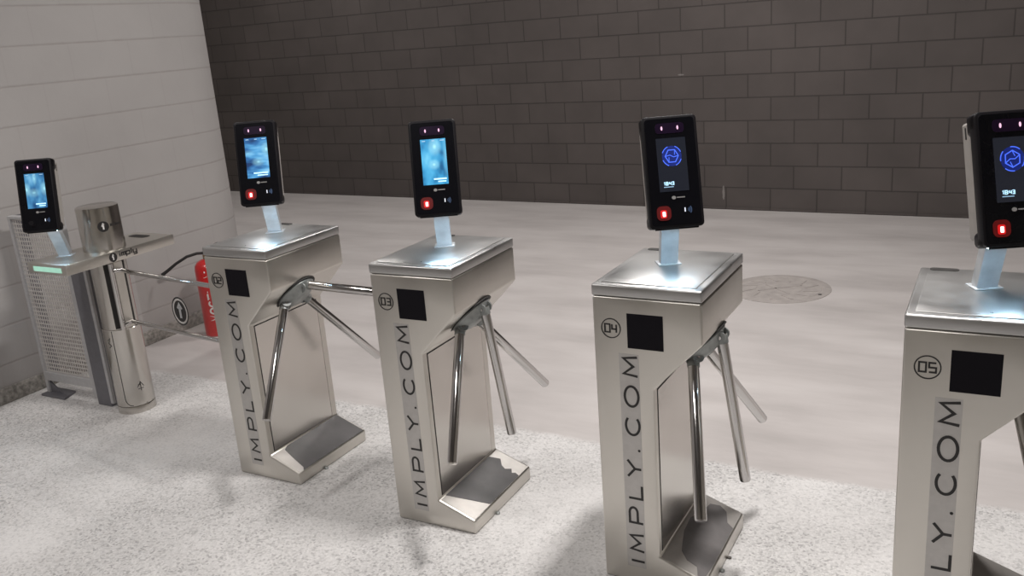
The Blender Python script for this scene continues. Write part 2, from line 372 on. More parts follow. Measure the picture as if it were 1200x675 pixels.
def disc(bm, cx, cy, rx, ry, fn, h0, h1, n=32):
    extrude_poly(bm, [(cx + rx * math.cos(2 * PI * k / n), cy + ry * math.sin(2 * PI * k / n)) for k in range(n)], lambda a, b, d: fn(a, b, d), h0, h1)

def quad(bm, u0, u1, v0, v1, fn, h0, h1):
    extrude_poly(bm, [(u0, v0), (u1, v0), (u1, v1), (u0, v1)], lambda a, b, d: fn(a, b, d), h0, h1)

def arc(cx, cy, rx, ry, a0, a1, n=14):
    return [(cx + rx * math.cos(math.radians(a0 + (a1 - a0) * i / n)), cy + ry * math.sin(math.radians(a0 + (a1 - a0) * i / n))) for i in range(n + 1)]

# stroke alphabet in a unit box: list of (polyline, closed)
GL = {
 'I': [([(0.5, 0), (0.5, 1)], 0)],
 'M': [([(0.03, 0), (0.12, 1), (0.5, 0.30), (0.88, 1), (0.97, 0)], 0)],
 'P': [([(0.04, 0), (0.04, 1), (0.66, 1)] + arc(0.66, 0.70, 0.30, 0.30, 90, -90, 10) + [(0.04, 0.40)], 0)],
 'L': [([(0.04, 1), (0.04, 0), (0.96, 0)], 0)],
 'Y': [([(0.0, 1), (0.5, 0.47), (1, 1)], 0), ([(0.5, 0.47), (0.5, 0)], 0)],
 'C': [(arc(0.52, 0.5, 0.5, 0.5, 42, 318, 22), 0)],
 'O': [(arc(0.5, 0.5, 0.5, 0.5, 0, 345, 23), 1)],
 'E': [([(1, 1), (0.05, 1), (0.05, 0), (1, 0)], 0), ([(0.05, 0.5), (0.85, 0.5)], 0)],
 'N': [([(0.05, 0), (0.05, 1), (0.95, 0), (0.95, 1)], 0)],
 '0': [([(0, 0), (1, 0), (1, 1), (0, 1)], 1)],
 '1': [([(0.2, 0.8), (0.55, 1), (0.55, 0)], 0)],
 '2': [([(0, 1), (1, 1), (1, 0.5), (0, 0.5), (0, 0), (1, 0)], 0)],
 '3': [([(0, 1), (1, 1), (1, 0), (0, 0)], 0), ([(0.15, 0.5), (1, 0.5)], 0)],
 '4': [([(0, 1), (0, 0.42), (1, 0.42)], 0), ([(0.85, 1), (0.85, 0)], 0)],
 '5': [([(1, 1), (0, 1), (0, 0.5), (1, 0.5), (1, 0), (0, 0)], 0)],
 '8': [([(0, 0), (1, 0), (1, 1), (0, 1)], 1), ([(0, 0.5), (1, 0.5)], 0)],
 ':': [([(0.5, 0.18), (0.5, 0.34)], 0), ([(0.5, 0.64), (0.5, 0.8)], 0)],
 # lower case, x-height 0.62
 'i': [([(0.5, 0), (0.5, 0.62)], 0), ([(0.5, 0.8), (0.5, 0.95)], 0)],
 'm': [([(0, 0), (0, 0.62), (0.5, 0.62), (0.5, 0)], 0), ([(0.5, 0.62), (1, 0.62), (1, 0)], 0)],
 'p': [([(0, -0.32), (0, 0.62), (1, 0.62), (1, 0), (0, 0)], 0)],
 'l': [([(0.5, 0), (0.5, 0.98)], 0)],
 'y': [([(0, 0.62), (0, 0), (1, 0)], 0), ([(1, 0.62), (1, -0.32), (0, -0.32)], 0)],
}
def glyph(bm, ch, u, v, w, h, th, fn, h0=0.0003, h1=0.0012):
    for pts, closed in GL[ch]:
        ribbon(bm, [(u + p[0] * w, v + p[1] * h) for p in pts], th, fn, h0, h1, bool(closed))
def word(bm, s, u, v, w, h, gap, th, fn, h0=0.0003, h1=0.0012, narrow='il:'):
    for ch in s:
        cw = w * 0.35 if ch in narrow else w
        glyph(bm, ch, u, v, cw, h, th, fn, h0, h1); u += cw + gap
    return u

# ------------------------------------------------------------------ the room
FX0, FX1, FY0, FY1, CZ = -9.5, 5.0, -5.0, 8.6, 4.2
b = bmesh.new(); box(b, FX0, FX1, FY0, FY1, -0.15, 0); struct('floor', b, 'floor')
b = bmesh.new(); box(b, FX0, FX1, FY0, FY1, CZ, CZ + 0.15); struct('ceiling', b, 'ceil')
def dwy(x): return 8.02 - 0.042 * (x + 2.2)
b = bmesh.new()
extrude_poly(b, [(FX0, dwy(FX0)), (FX1, dwy(FX1)), (FX1, dwy(FX1) + 0.3), (FX0, dwy(FX0) + 0.3)], lambda a, c, d: (a, c, d), 0, CZ)
struct('wall_rear', b, 'darkwall')
b = bmesh.new()
extrude_poly(b, [(FX0 + 0.3, dwy(FX0) - 0.001), (FX1, dwy(FX1) - 0.001), (FX1, dwy(FX1) - 0.022), (FX0 + 0.3, dwy(FX0) - 0.022)], lambda a, c, d: (a, c, d), 0, 0.018)
struct('trim_1', b, 'darkwall')
# white block wall on the left with its rounded free end
WX = -4.66
outline = [(WX, FY0), (WX, 4.22)]
for i in range(1, 9):
    a = math.radians(44 * i / 8); outline.append((WX - 0.50 * (1 - math.cos(a)), 4.22 + 0.50 * math.sin(a)))
lx, ly = outline[-1]
outline += [(lx - 0.10, ly + 0.07), (lx - 0.30, ly + 0.10), (WX - 1.0, ly + 0.10), (WX - 1.0, FY0)]
b = bmesh.new(); extrude_poly(b, outline, lambda a, c, d: (a, c, d), 0, CZ); struct('wall_left', b, 'whitewall')
b = bmesh.new(); box(b, WX, WX + 0.014, FY0, 4.20, 0, 0.088, 0.003); struct('baseboard_left', b, 'granite')
b = bmesh.new(); box(b, FX1, FX1 + 0.2, FY0, FY1, 0, CZ); struct('wall_right_unseen', b, 'wallpaint')  # unseen wall, put in for the steel to reflect
b = bmesh.new(); box(b, WX, FX1, FY0 - 0.2, FY0, 0, CZ); struct('wall_front_unseen', b, 'wallpaint')  # also out of view, added behind the camera for steel reflections
b = bmesh.new(); box(b, FX0 - 0.2, FX0, FY0, FY1, 0, CZ); struct('wall_far_left', b, 'wallpaint')

# ------------------------------------------------------------------ turnstiles
W, L, T, HS, HC, C, HL, HI, H = 0.337, 0.445, 0.0395, 0.834, 0.680, 0.186, 0.053, 0.1086, 1.0
TH = 0.8062                                            # hub axis below horizontal
AX = Vector((math.cos(TH), 0, -math.sin(TH))); E1 = Vector((math.sin(TH), 0, math.cos(TH))); E2 = Vector((0, 1, 0))
HUB = Vector((0.287, 0.197, 0.762)); R0, CONE, ARM = 0.065, 0.795, 0.491
front = lambda u, v, h: (u, -h, v)                     # the front face, u across, v up
foot = lambda s, y, h: (C + s * (W - C) + 0.345 * h, y, HI + s * (HL - HI) + 0.94 * h)

def turnstile(num, label, loc, rz, films, dropped):
    t = thing('turnstile', label, 'turnstile', (loc[0], loc[1], 0), rz, 'row of turnstiles')
    b = bmesh.new()
    extrude_poly(b, [(0, 0), (W, 0), (W, HL), (C, HI), (C, HC), (W, HS), (W, H - T), (0, H - T)], lambda x, z, y: (x, y, z), 0, L, 0.007, 3)
    obj('cabinet', b, 'steel', t)
    b = bmesh.new()
    box(b, -0.001, W + 0.001, -0.001, L + 0.001, H - T + 0.0012, H - 0.003, 0.006, 3)
    box(b, 0.022, W - 0.022, 0.022, L - 0.022, H - 0.005, H, 0.0025, 2)
    lid = obj('lid', b, 'lid', t)
    lid['label'] = 'darker polished steel lid'
    b = bmesh.new(); extrude_poly(b, rrect(0.075, 0.026, 0.012), lambda x, z, d: (0.063 + x, 0.405 + z, d), H, H + 0.0015)
    obj('slot', b, 'dark', lid)
    # seam under the lid
    b = bmesh.new(); quad(b, 0.109, 0.221, 0.805, 0.9136, front, -0.001, 0.0012); obj('reader_window', b, 'window', t)
    b = bmesh.new(); quad(b, 0.079, 0.142, 0.055, 0.786, front, 0.0001, 0.0005); st = obj('film_strip', b, 'strip', t)
    b = bmesh.new()
    fn = lambda u, v, h: (0.137 - v * 0.044, -h - 0.0004, u)
    for ch, z0, z1 in (('I', 0.0755, 0.0805), ('M', 0.113, 0.176), ('P', 0.214, 0.272), ('L', 0.301, 0.350), ('Y', 0.378, 0.434), ('C', 0.520, 0.583), ('O', 0.616, 0.682), ('M', 0.714, 0.779)):
        for pts, closed in GL[ch]:
            # ribbon in metric (u along z, v across) so the stroke keeps one width
            ribbon(b, [(z0 + p[0] * (z1 - z0), p[1] * 0.044) for p in pts], 0.0076, lambda u, v, h: (0.137 - v, -h - 0.0004, u), 0.0002, 0.0010, bool(closed))
    extrude_poly(b, [(0.470 + 0.0042 * math.cos(k), 0.004 + 0.0042 * math.sin(k)) for k in [2 * PI * i / 12 for i in range(12)]], lambda u, v, h: (0.137 - v, -h - 0.0004, u), 0.0002, 0.0010)
    obj('lettering', b, 'ink', t)
    b = bmesh.new()
    ribbon(b, arc(0.0575, 0.8625, 0.0300, 0.0300, 0, 352.5, 47), 0.0032, front, 0.0003, 0.0012, True)
    word(b, num, 0.0380, 0.8500, 0.0160, 0.025, 0.0070, 0.0046, front)
    obj('number_badge', b, 'ink', t)
    # recessed side panel with its seam
    side = lambda y, z, d: (C + d, y, z)
    b = bmesh.new(); extrude_poly(b, [(0.028, HI + 0.006), (L - 0.036, HI + 0.006), (L - 0.036, HC - 0.008), (0.028, HC - 0.008)], side, -0.001, 0.0008); obj('panel_gap', b, 'dark', t)
    b = bmesh.new(); extrude_poly(b, [(0.0315, HI + 0.009), (L - 0.0395, HI + 0.009), (L - 0.0395, HC - 0.0115), (0.0315, HC - 0.0115)], side, 0.0009, 0.0022); obj('side_panel', b, 'panel', t)
    b = bmesh.new(); extrude_poly(b, [(0.025, 0.008), (0.965, 0.008), (0.965, L - 0.008), (0.025, L - 0.008)], foot, -0.001, 0.0003); obj('foot_plate', b, 'dusty', t)
    # dark film left on the step at the foot
    if films:
        b = bmesh.new()
        for poly in films: extrude_poly(b, poly, foot, 0.0004, 0.0014)
        f = obj('foot_film', b, 'film_dusty' if num == '04' else 'film', t); f['label'] = 'dark film on the sloping foot plate'
    b = bmesh.new(); lathe(b, [(0.008, 0), (0.008, 0.006), (0.004, 0.010)], (W + 0.006, 0.155, 0.0), 10); obj('anchor_bolt', b, 'cast', t)
    # hub
    b = bmesh.new()
    base = HUB - AX * 0.0165
    lathe(b, [(0.096, 0), (0.096, 0.004)], base, 48, AX)
    rim = obj('hub_rim', b, 'dark', t)
    b = bmesh.new()
    lathe(b, [(0.086, 0.004), (0.086, 0.008), (0.076, 0.016), (0.056, 0.034), (0.036, 0.041), (0, 0.043)], base, 40, AX)
    for i in range(3):
        ph = 2 * PI * i / 3; rad = math.cos(ph) * E1 + math.sin(ph) * E2; d = (math.cos(CONE) * AX + math.sin(CONE) * rad).normalized()
        tan = AX.cross(rad)
        for s in (-1, 1):                               # two cheeks that hold each arm
            q = HUB + rad * 0.062 + AX * 0.006 + tan * s * 0.0205
            lathe(b, [(0.019, -0.0035), (0.019, 0.0035)], q, 20, tan)
    hub = obj('hub', b, 'cast', t)
    for i in range(3):
        ph = 2 * PI * i / 3; rad = math.cos(ph) * E1 + math.sin(ph) * E2; tan = AX.cross(rad)
        q = HUB + rad * 0.062 + AX * 0.006
        b = bmesh.new(); lathe(b, [(0.0065, -0.0275), (0.0065, 0.0275)], q, 12, tan); obj('pivot_pin', b, 'chrome', hub)
    for i in range(3):
        ph = 2 * PI * i / 3; rad = math.cos(ph) * E1 + math.sin(ph) * E2
        d = (math.cos(CONE) * AX + math.sin(CONE) * rad).normalized()
        s = HUB + rad * R0
        if i == 0 and dropped: d = Vector((math.sin(0.151), 0, -math.cos(0.151)))
        b = bmesh.new(); e = s + d * ARM
        tube(b, [s, s + d * (ARM - 0.004), e], [0.0175, 0.0175, 0.0155], 22)
        a = obj('arm', b, 'chrome', t)
        b = bmesh.new(); tube(b, [s + d * 0.004, s + d * 0.030], 0.0192, 20); obj('collar', b, 'cast', a)
    return t

f_full = [[(0.03, 0.10), (0.10, 0.075), (0.45, 0.060), (0.90, 0.045), (0.985, 0.03), (0.985, L - 0.012), (0.02, L - 0.012)]]
f_torn = [[(0.03, 0.045), (0.96, 0.125), (0.96, 0.355), (0.85, 0.362), (0.78, 0.350), (0.70, 0.372), (0.58, 0.352), (0.45, 0.362), (0.30, 0.395), (0.04, 0.372)]]
f_blot = [[(0.22, 0.13), (0.30, 0.085), (0.48, 0.055), (0.70, 0.05), (0.80, 0.01), (0.93, 0.02), (0.955, 0.09), (0.955, 0.33), (0.80, 0.345), (0.68, 0.40), (0.50, 0.418), (0.30, 0.40), (0.24, 0.34), (0.10, 0.27), (0.13, 0.19)]]
POS = {2: (-2.7966, 2.462, -0.0041), 3: (-1.9207, 2.3992, 0.0086), 4: (-1.0571, 2.3525, -0.0053), 5: (-0.1891, 2.2928, 0.0009)}
turnstile('02', 'steel turnstile numbered 02 beside the swing gate, one of its arms sticking out level', POS[2], POS[2][2], f_full, False)
turnstile('03', 'steel turnstile numbered 03, its foot plate partly covered by torn dark film', POS[3], POS[3][2], f_torn, True)
turnstile('04', 'steel turnstile numbered 04 with a dark blotch on its foot plate', POS[4], POS[4][2], f_blot, True)
turnstile('05', 'steel turnstile numbered 05, last of the row and farthest from the swing gate', POS[5], POS[5][2], [], True)

# ------------------------------------------------------------------ face recognition terminals
TW, THT, SW, SH, SU = 0.163, 0.330, 0.087, 0.157, 0.107
def terminal(label, base, base_z, yaw, tilt, org, screen, style, group, lit_finger=True):
    """base: foot of the bracket (world), org: bottom centre of the front face (world)"""
    t = thing('face_recognition_terminal', label, 'access terminal', (base[0], base[1], base_z), yaw, group)
    Rz = Matrix.Rotation(-yaw, 3, 'Z')
    o = Rz @ Vector((org[0] - base[0], org[1] - base[1], org[2] - base_z))
    ct, stt = math.cos(tilt), math.sin(tilt)
    def F(u, v, h):                                     # u across, v up the face, h out of the face
        d = -h
        return (o.x + u, o.y + v * stt + d * ct, o.z + v * ct - d * stt)
    B = lambda a, c, d: F(a, c, -d)
    b = bmesh.new()
    extrude_poly(b, rrect(TW, THT, 0.013), B, 0.0, 0.032, 0.004, 2)
    extrude_poly(b, rrect(TW, 0.055, 0.013, z0=THT - 0.055), B, 0.004, 0.046, 0.004, 2)
    extrude_poly(b, rrect(TW, 0.040, 0.013), B, 0.004, 0.050, 0.004, 2)
    extrude_poly(b, rrect(0.130, 0.008, 0.002), lambda a, c, d: F(a, d, -0.006 - c), -0.0042, 0.002)
    obj('front_shell', b, 'shell', t)
    b = bmesh.new(); extrude_poly(b, rrect(TW - 0.016, THT - 0.016, 0.010, z0=0.008), B, -0.0010, 0.001); obj('front_glass', b, 'glass', t)
    b = bmesh.new(); extrude_poly(b, rrect(TW - 0.016, THT - 0.036, 0.008, z0=0.022), B, 0.0325, 0.088, 0.004, 2)
    rh = obj('rear_housing', b, 'housing', t); rh['label'] = 'grey rear housing'
    b = bmesh.new()
    extrude_poly(b, rrect(0.006, 0.030, 0.002, x0=0, z0=0), lambda a, c, d: F(-(TW - 0.016) / 2 - d, THT - 0.056 + c, -0.068 + a), -0.0005, 0.001)
    extrude_poly(b, rrect(0.006, 0.030, 0.002, x0=0, z0=0), lambda a, c, d: F((TW - 0.016) / 2 + d, THT - 0.056 + c, -0.068 + a), -0.0005, 0.001)
    obj('vent', b, 'dark', rh)
    # cameras
    b = bmesh.new(); extrude_poly(b, rrect(0.085, 0.030, 0.010, z0=THT - 0.052), B, -0.0016, 0.0); cw = obj('camera_window', b, 'violet', t)
    for s in (-1, 1):
        b = bmesh.new(); disc(b, s * 0.0235, THT - 0.037, 0.0026, 0.0060, F, 0.0012, 0.0026, 16); obj('camera_lens', b, 'lens', t)
    # screen
    b = bmesh.new(); quad(b, -SW / 2, SW / 2, SU, SU + SH, F, 0.0008, 0.0016); 
    lay = b.loops.layers.uv.new('face')
    for fc in b.faces:
        for lp in fc.loops:
            q = lp.vert.co; lp[lay].uv = ((q.x - o.x) / SW + 0.5, ((q.z - o.z) * ct + (q.y - o.y) * stt - SU) / SH)
    sc = obj('screen', b, screen, t)
    F2 = lambda u, v, h: F(u, v, h + 0.0014)
    if style == 'camera':
        b = bmesh.new()
        for x0, x1 in ((-0.038, -0.026), (-0.004, 0.006), (0.024, 0.039)): quad(b, x0, x1, SU + SH - 0.0075, SU + SH - 0.0045, F2, 0.0003, 0.0009)
        obj('status_marks', b, 'scr_text_dim', sc)
        b = bmesh.new(); u = 0.000 if screen != 'scr_a' else -0.012
        quad(b, u - 0.006, 0.038, SU + 0.0165, SU + 0.0215, F2, 0.0003, 0.0009)
        quad(b, u + 0.008, 0.036, SU + 0.0080, SU + 0.0120, F2, 0.0003, 0.0009)
        obj('caption_lines', b, 'scr_text', sc)
    else:
        cx, cz, rot = 0.0, SU + SH * 0.66, style
        b = bmesh.new(); disc(b, cx, cz, 0.029, 0.030, F2, 0.0001, 0.0004, 36); obj('emblem_ground', b, 'scr_glow', sc)
        b = bmesh.new()
        hexa = [(cx + 0.0195 * math.cos(math.radians(60 * k + rot)), cz + 0.0205 * math.sin(math.radians(60 * k + rot))) for k in range(6)]
        ribbon(b, hexa, 0.0026, F2, 0.0004, 0.0008, True)
        for k in range(4): ribbon(b, arc(cx, cz, 0.0285, 0.0295, 90 * k + 45 + rot - 24, 90 * k + 45 + rot + 24, 8), 0.0024, F2, 0.0004, 0.0008)
        q = lambda a, r: (cx + r * math.cos(math.radians(a + rot)), cz + r * math.sin(math.radians(a + rot)))
        ribbon(b, [q(180, 0.019), q(150, 0.006), q(330, 0.006), q(0, 0.019)], 0.0022, F2, 0.0004, 0.0008)
        ribbon(b, [q(60, 0.019), q(20, 0.009)], 0.002, F2, 0.0004, 0.0008); ribbon(b, [q(240, 0.019), q(200, 0.009)], 0.002, F2, 0.0004, 0.0008)
        obj('emblem', b, 'scr_blue', sc)
        b = bmesh.new(); word(b, '18:43', -0.0305, SU + 0.0195, 0.0054, 0.0085, 0.0016, 0.0021, F2, 0.0004, 0.0008, narrow=':')
        obj('clock', b, 'scr_text', sc)
        b = bmesh.new(); quad(b, -0.0305, -0.0020, SU + 0.0125, SU + 0.0148, F2, 0.0004, 0.0008); obj('date_line', b, 'scr_text_dim', sc)
    # printed logo, with a faint emission added to its grey
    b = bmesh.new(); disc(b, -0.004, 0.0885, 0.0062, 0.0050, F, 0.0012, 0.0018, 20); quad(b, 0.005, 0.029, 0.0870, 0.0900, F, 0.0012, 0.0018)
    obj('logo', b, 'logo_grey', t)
    # fingerprint reader
    b = bmesh.new(); extrude_poly(b, rrect(0.042, 0.042, 0.014, x0=-0.037, z0=0.0235), lambda a, c, d: F(a, c, d), 0.0009, 0.0024)
    fr = obj('fingerprint_reader', b, 'red_ring' if lit_finger else 'glass', t)
    if lit_finger:
        fr['label'] = 'red glowing fingerprint reader'
        b = bmesh.new(); extrude_poly(b, rrect(0.019, 0.024, 0.005, x0=-0.038, z0=0.030), lambda a, c, d: F(a, c, d), 0.0020, 0.0030); obj('glow_ring', b, 'red_core', fr)
        b = bmesh.new(); extrude_poly(b, rrect(0.0085, 0.0145, 0.002, x0=-0.037, z0=0.0345), lambda a, c, d: F(a, c, d), 0.0025, 0.0036); obj('sensor_window', b, 'white_core', fr)
    else:
        b = bmesh.new(); disc(b, -0.038, 0.042, 0.011, 0.010, F, 0.0020, 0.0030, 20); obj('sensor_window', b, 'shell', fr)
    b = bmesh.new()
    for k in range(3): ribbon(b, arc(0.030, 0.0505, 0.0065 + 0.0045 * k, 0.0065 + 0.0045 * k, -38, 38, 6), 0.0018, F, 0.0012, 0.0018)
    cr = obj('card_reader_mark', b, 'card', t)
    b = bmesh.new(); quad(b, 0.0245, 0.0275, 0.045, 0.057, F, 0.0012, 0.0020); obj('card_glyph', b, 'white_mark', cr)  # small white emissive bar in the card mark
    # light bar below the face, shining down on the bracket and the lid
    b = bmesh.new(); extrude_poly(b, rrect(0.110, 0.016, 0.004), lambda a, c, d: F(a, d, -0.028 - c), -0.0006, 0.001); lb = obj('light_bar', b, 'led', t)
    lb['label'] = 'cool white light bar under the terminal'
    # bracket: a bent channel leaning forward from the lid into the housing
    top = Vector(F(0, 0.070, -0.062)); bw = 0.027
    d = top.normalized(); back = Vector((0, math.cos(0), 0)); nrm = Vector((0, d.z, -d.y)).normalized()
    b = bmesh.new()
    def K(x, s, k): q = d * s + nrm * k; return (q.x * 0 + x + d.x * s, q.y, q.z)
    ln = top.length
    extrude_poly(b, [(-bw, 0.0), (bw, 0.0), (bw, ln), (-bw, ln)], lambda x, s, k: K(x, s, k), 0, 0.003)
    for s_ in (-1, 1):
        x0 = s_ * bw
        extrude_poly(b, [(0.004, 0.0), (0.032, 0.0), (0.032, ln), (0.004, ln)], lambda k, s, x: K(x, s, k), x0 - s_ * 0.003, x0)
    zmin = min(v.co.z for v in b.verts)
    for v in b.verts:
        if v.co.z < 0.002: v.co.z = 0.002
    br = obj('bracket', b, 'galv', t)
    b = bmesh.new(); box(b, -0.036, 0.036, -0.014, 0.046, 0.0003, 0.004, 0.0012); obj('base_plate', b, 'galv', br)
    return t

def rad(d): return math.radians(d)
OFF = {2: (0.239, 0.121, 1.150), 3: (0.221, 0.139, 1.144), 4: (0.228, 0.132, 1.147), 5: (0.234, 0.122, 1.151)}
BASE = {2: (0.140, 0.272), 3: (0.152, 0.261), 4: (0.160, 0.246), 5: (0.173, 0.256)}
YT = {2: (31.8, 14.0), 3: (30.1, 15.6), 4: (31.5, 15.7), 5: (27.0, 17.0)}
def on_turnstile(k, label, screen, style):
    p = POS[k]
    base = (p[0] + BASE[k][0], p[1] + BASE[k][1]); org = (p[0] + OFF[k][0], p[1] + OFF[k][1], OFF[k][2])
    return terminal(label, base, H, rad(YT[k][0]), rad(YT[k][1]), org, screen, style, 'face recognition terminals at the entrance')
on_turnstile(2, 'black face recognition terminal with streaky blue screen, standing on turnstile 02', 'scr_a', 'camera')
on_turnstile(3, 'black face recognition terminal with bright blue screen, standing on turnstile 03', 'scr_b', 'camera')
on_turnstile(4, 'black face recognition terminal with dark screen and blue emblem, on turnstile 04', 'scr_dark', 0.0)
on_turnstile(5, 'black face recognition terminal with dark screen and grey side, on turnstile 05', 'scr_dark', 28.0)

# ------------------------------------------------------------------ swing gate
GX, GY = -3.870, 2.812
gate = thing('swing_gate', 'round steel swing gate post with low glass-filled wing, beside the white wall', 'gate', (GX, GY, 0))
HZ0, HZ1 = 0.800, 0.852                                # the head, a flat bar on top
hx0, hx1, hy0, hy1 = -4.035 - GX, -3.752 - GX, 2.505 - GY, 3.135 - GY
def cyl(az, z, h, r):                                   # az in metres of arc about the camera side
    a = az / r - 0.628
    return ((r + h) * math.cos(a), (r + h) * math.sin(a), z)
b = bmesh.new(); lathe(b, [(0.086, 0.0), (0.086, HZ0)], (0, 0, 0), 48); post = obj('post', b, 'tubesteel', gate)
b = bmesh.new(); lathe(b, [(0.093, 0.0), (0.093, 0.036), (0.092, 0.038)], (0, 0, 0), 48); obj('base_ring', b, 'tubesteel', gate)
b = bmesh.new(); lathe(b, [(0.0915, 0.0395), (0.0925, 0.041), (0.0925, 0.449), (0.090, 0.452), (0.084, 0.452)], (0, 0, 0), 48); lowc = obj('lower_cover', b, 'tubesteel', gate)
c1 = lambda u, v, h: cyl(u, v, h, 0.0925)
b = bmesh.new(); ribbon(b, [(-0.052, 0.448), (-0.052, 0.09)] + arc(-0.020, 0.085, 0.032, 0.040, 180, 270, 8) + [(0.05, 0.045), (0.09, 0.045)], 0.003, c1, 0.0002, 0.0009)
obj('cover_seam', b, 'dark', lowc)
b = bmesh.new()
ribbon(b, [(-0.083, 0.400), (-0.068, 0.412), (-0.080, 0.385), (-0.066, 0.372), (-0.080, 0.362)], 0.003, c1)
ribbon(b, [(0.020, 0.150), (0.036, 0.150)], 0.003, c1); ribbon(b, [(0.018, 0.138), (0.036, 0.162), (0.050, 0.138)], 0.003, c1)
ribbon(b, [(0.020, 0.128), (0.048, 0.128)], 0.003, c1); ribbon(b, [(0.034, 0.116), (0.034, 0.166)], 0.003, c1)
obj('warning_mark', b, 'ink', lowc)
c2 = lambda u, v, h: cyl(u, v, h, 0.086)
b = bmesh.new(); quad(b, -0.026, -0.004, 0.456, 0.797, c2, 0.0003, 0.0012); quad(b, 0.066, 0.082, 0.456, 0.797, c2, 0.0003, 0.0012); obj('slot', b, 'dark', post)
b = bmesh.new(); lathe(b, [(0.0985, HZ1), (0.0985, HZ1 + 0.205), (0.0965, HZ1 + 0.213), (0.090, HZ1 + 0.216), (0, HZ1 + 0.217)], (0, 0, 0), 56); cap = obj('post_cap', b, 'tubesteel', gate)
c3 = lambda u, v, h: cyl(u, v, h, 0.0985)
b = bmesh.new(); disc(b, 0.012, 0.975, 0.026, 0.026, c3, 0.0003, 0.0012, 28)
for k, w_ in enumerate((0.010, 0.008, 0.010, 0.007, 0.009)): quad(b, 0.044 + k * 0.0125, 0.044 + k * 0.0125 + w_, 0.971, 0.984, c3, 0.0003, 0.0010)
lg = obj('logo', b, 'ink', cap)
b = bmesh.new(); ribbon(b, [(0.012, 0.961), (0.012, 0.982)], 0.007, c3, 0.0010, 0.0018); ribbon(b, [(0.005, 0.976), (0.012, 0.990), (0.017, 0.984)], 0.004, c3, 0.0010, 0.0018); obj('logo_stroke', b, 'white', cap)
b = bmesh.new(); box(b, hx0, hx1, hy0, hy1, HZ0, HZ1, 0.004, 2); head = obj('head', b, 'steel', gate)
b = bmesh.new(); quad(b, hx0 + 0.045, hx1 - 0.035, HZ0 + 0.013, HZ0 + 0.036, lambda u, v, h: (u, hy0 - h, v), 0.0003, 0.002); gl = obj('status_light', b, 'green', head); gl['label'] = 'pale green status light'
b = bmesh.new(); extrude_poly(b, rrect(0.13, 0.05, 0.02), lambda x, z, d: (hx0 + 0.115 + x, hy1 - 0.10 + z, d), HZ1, HZ1 + 0.0015); obj('card_slot', b, 'dark', head)
hs = lambda u, v, h: (hx1 + h, u, v)
b = bmesh.new(); y0 = 2.760 - GY
disc(b, y0, HZ0 + 0.025, 0.0225, 0.0225, hs, 0.0003, 0.0012, 28)
word(b, 'imply', y0 + 0.036, HZ0 + 0.020, 0.020, 0.026, 0.0070, 0.0058, hs)
obj('logo', b, 'ink', head)
b = bmesh.new(); ribbon(b, [(y0, HZ0 + 0.012), (y0, HZ0 + 0.030)], 0.006, hs, 0.0010, 0.0018); ribbon(b, [(y0 - 0.006, HZ0 + 0.026), (y0, HZ0 + 0.039), (y0 + 0.004, HZ0 + 0.033)], 0.0035, hs, 0.0010, 0.0018); obj('logo_stroke', b, 'white', head)
# wing
wa = math.atan2(-0.115, 0.845); wd = Vector((math.cos(wa), math.sin(wa), 0)); wn = Vector((-wd.y, wd.x, 0))
w0 = Vector((0.096, 0.0, 0)); WLEN = 0.86
wp = lambda s, z, k=0: tuple(w0 + wd * s + wn * k + Vector((0, 0, z)))
ZT, ZB = 0.742, 0.480
b = bmesh.new(); tube(b, [cyl(0.006, 0.455, 0.016, 0.086), cyl(0.006, 0.790, 0.016, 0.086)], 0.0115, 14)
hp = obj('hinge_rod', b, 'chrome', gate)
b = bmesh.new(); quad(b, 0.020, 0.060, 0.456, 0.792, c2, 0.0005, 0.010); obj('hinge_plate', b, 'steel', gate)
b = bmesh.new(); 
loop = [cyl(0.012, ZT + 0.012, 0.018, 0.086), wp(0.0, ZT + 0.004), wp(0.06, ZT)] + [wp(0.06 + (WLEN - 0.12) * i / 6, ZT) for i in range(1, 7)]
for i in range(1, 8):
    a = math.radians(90 - 90 * i / 7); loop.append(wp(WLEN - 0.06 + 0.06 * math.cos(a), ZT - 0.06 + 0.06 * math.sin(a)))
for i in range(0, 8):
    a = math.radians(-90 * i / 7); loop.append(wp(WLEN - 0.06 + 0.06 * math.cos(a), ZB + 0.06 + 0.06 * math.sin(a)))
loop += [wp(0.06 + (WLEN - 0.12) * i / 6, ZB) for i in range(5, -1, -1)] + [wp(0.0, ZB), cyl(0.012, ZB - 0.004, 0.018, 0.086)]
tube(b, loop, 0.0108, 14); wf = obj('wing_frame', b, 'chrome', gate)
b = bmesh.new(); extrude_poly(b, [(0.10, ZB + 0.008), (WLEN - 0.05, ZB + 0.008), (WLEN - 0.05, ZT - 0.008), (0.10, ZT - 0.008)], lambda s, z, k: wp(s, z, k), -0.003, 0.003, 0.001, 1)
wpn = obj('wing_panel', b, 'acrylic', gate); wpn['label'] = 'clear sheet filling the wing'
wf_ = lambda u, v, h: wp(u, v, -0.003 - h)
b = bmesh.new(); su, sz = 0.440, 0.590
disc(b, su, sz, 0.046, 0.052, wf_, 0.0004, 0.0012, 36); ribbon(b, arc(su, sz, 0.059, 0.066, 0, 350, 35), 0.008, wf_, 0.0004, 0.0012, True)
em = obj('sign', b, 'ink', wpn)
b = bmesh.new(); ribbon(b, arc(su, sz, 0.0515, 0.058, 0, 350, 35), 0.008, wf_, 0.0004, 0.0012, True); obj('sign_ring', b, 'mesh', wpn)
b = bmesh.new(); ribbon(b, [(su, sz - 0.034), (su, sz + 0.022)], 0.016, wf_, 0.0011, 0.0018); ribbon(b, [(su - 0.017, sz + 0.012), (su, sz + 0.036), (su + 0.017, sz + 0.012)], 0.010, wf_, 0.0011, 0.0018); obj('sign_arrow', b, 'frame_pale', wpn)

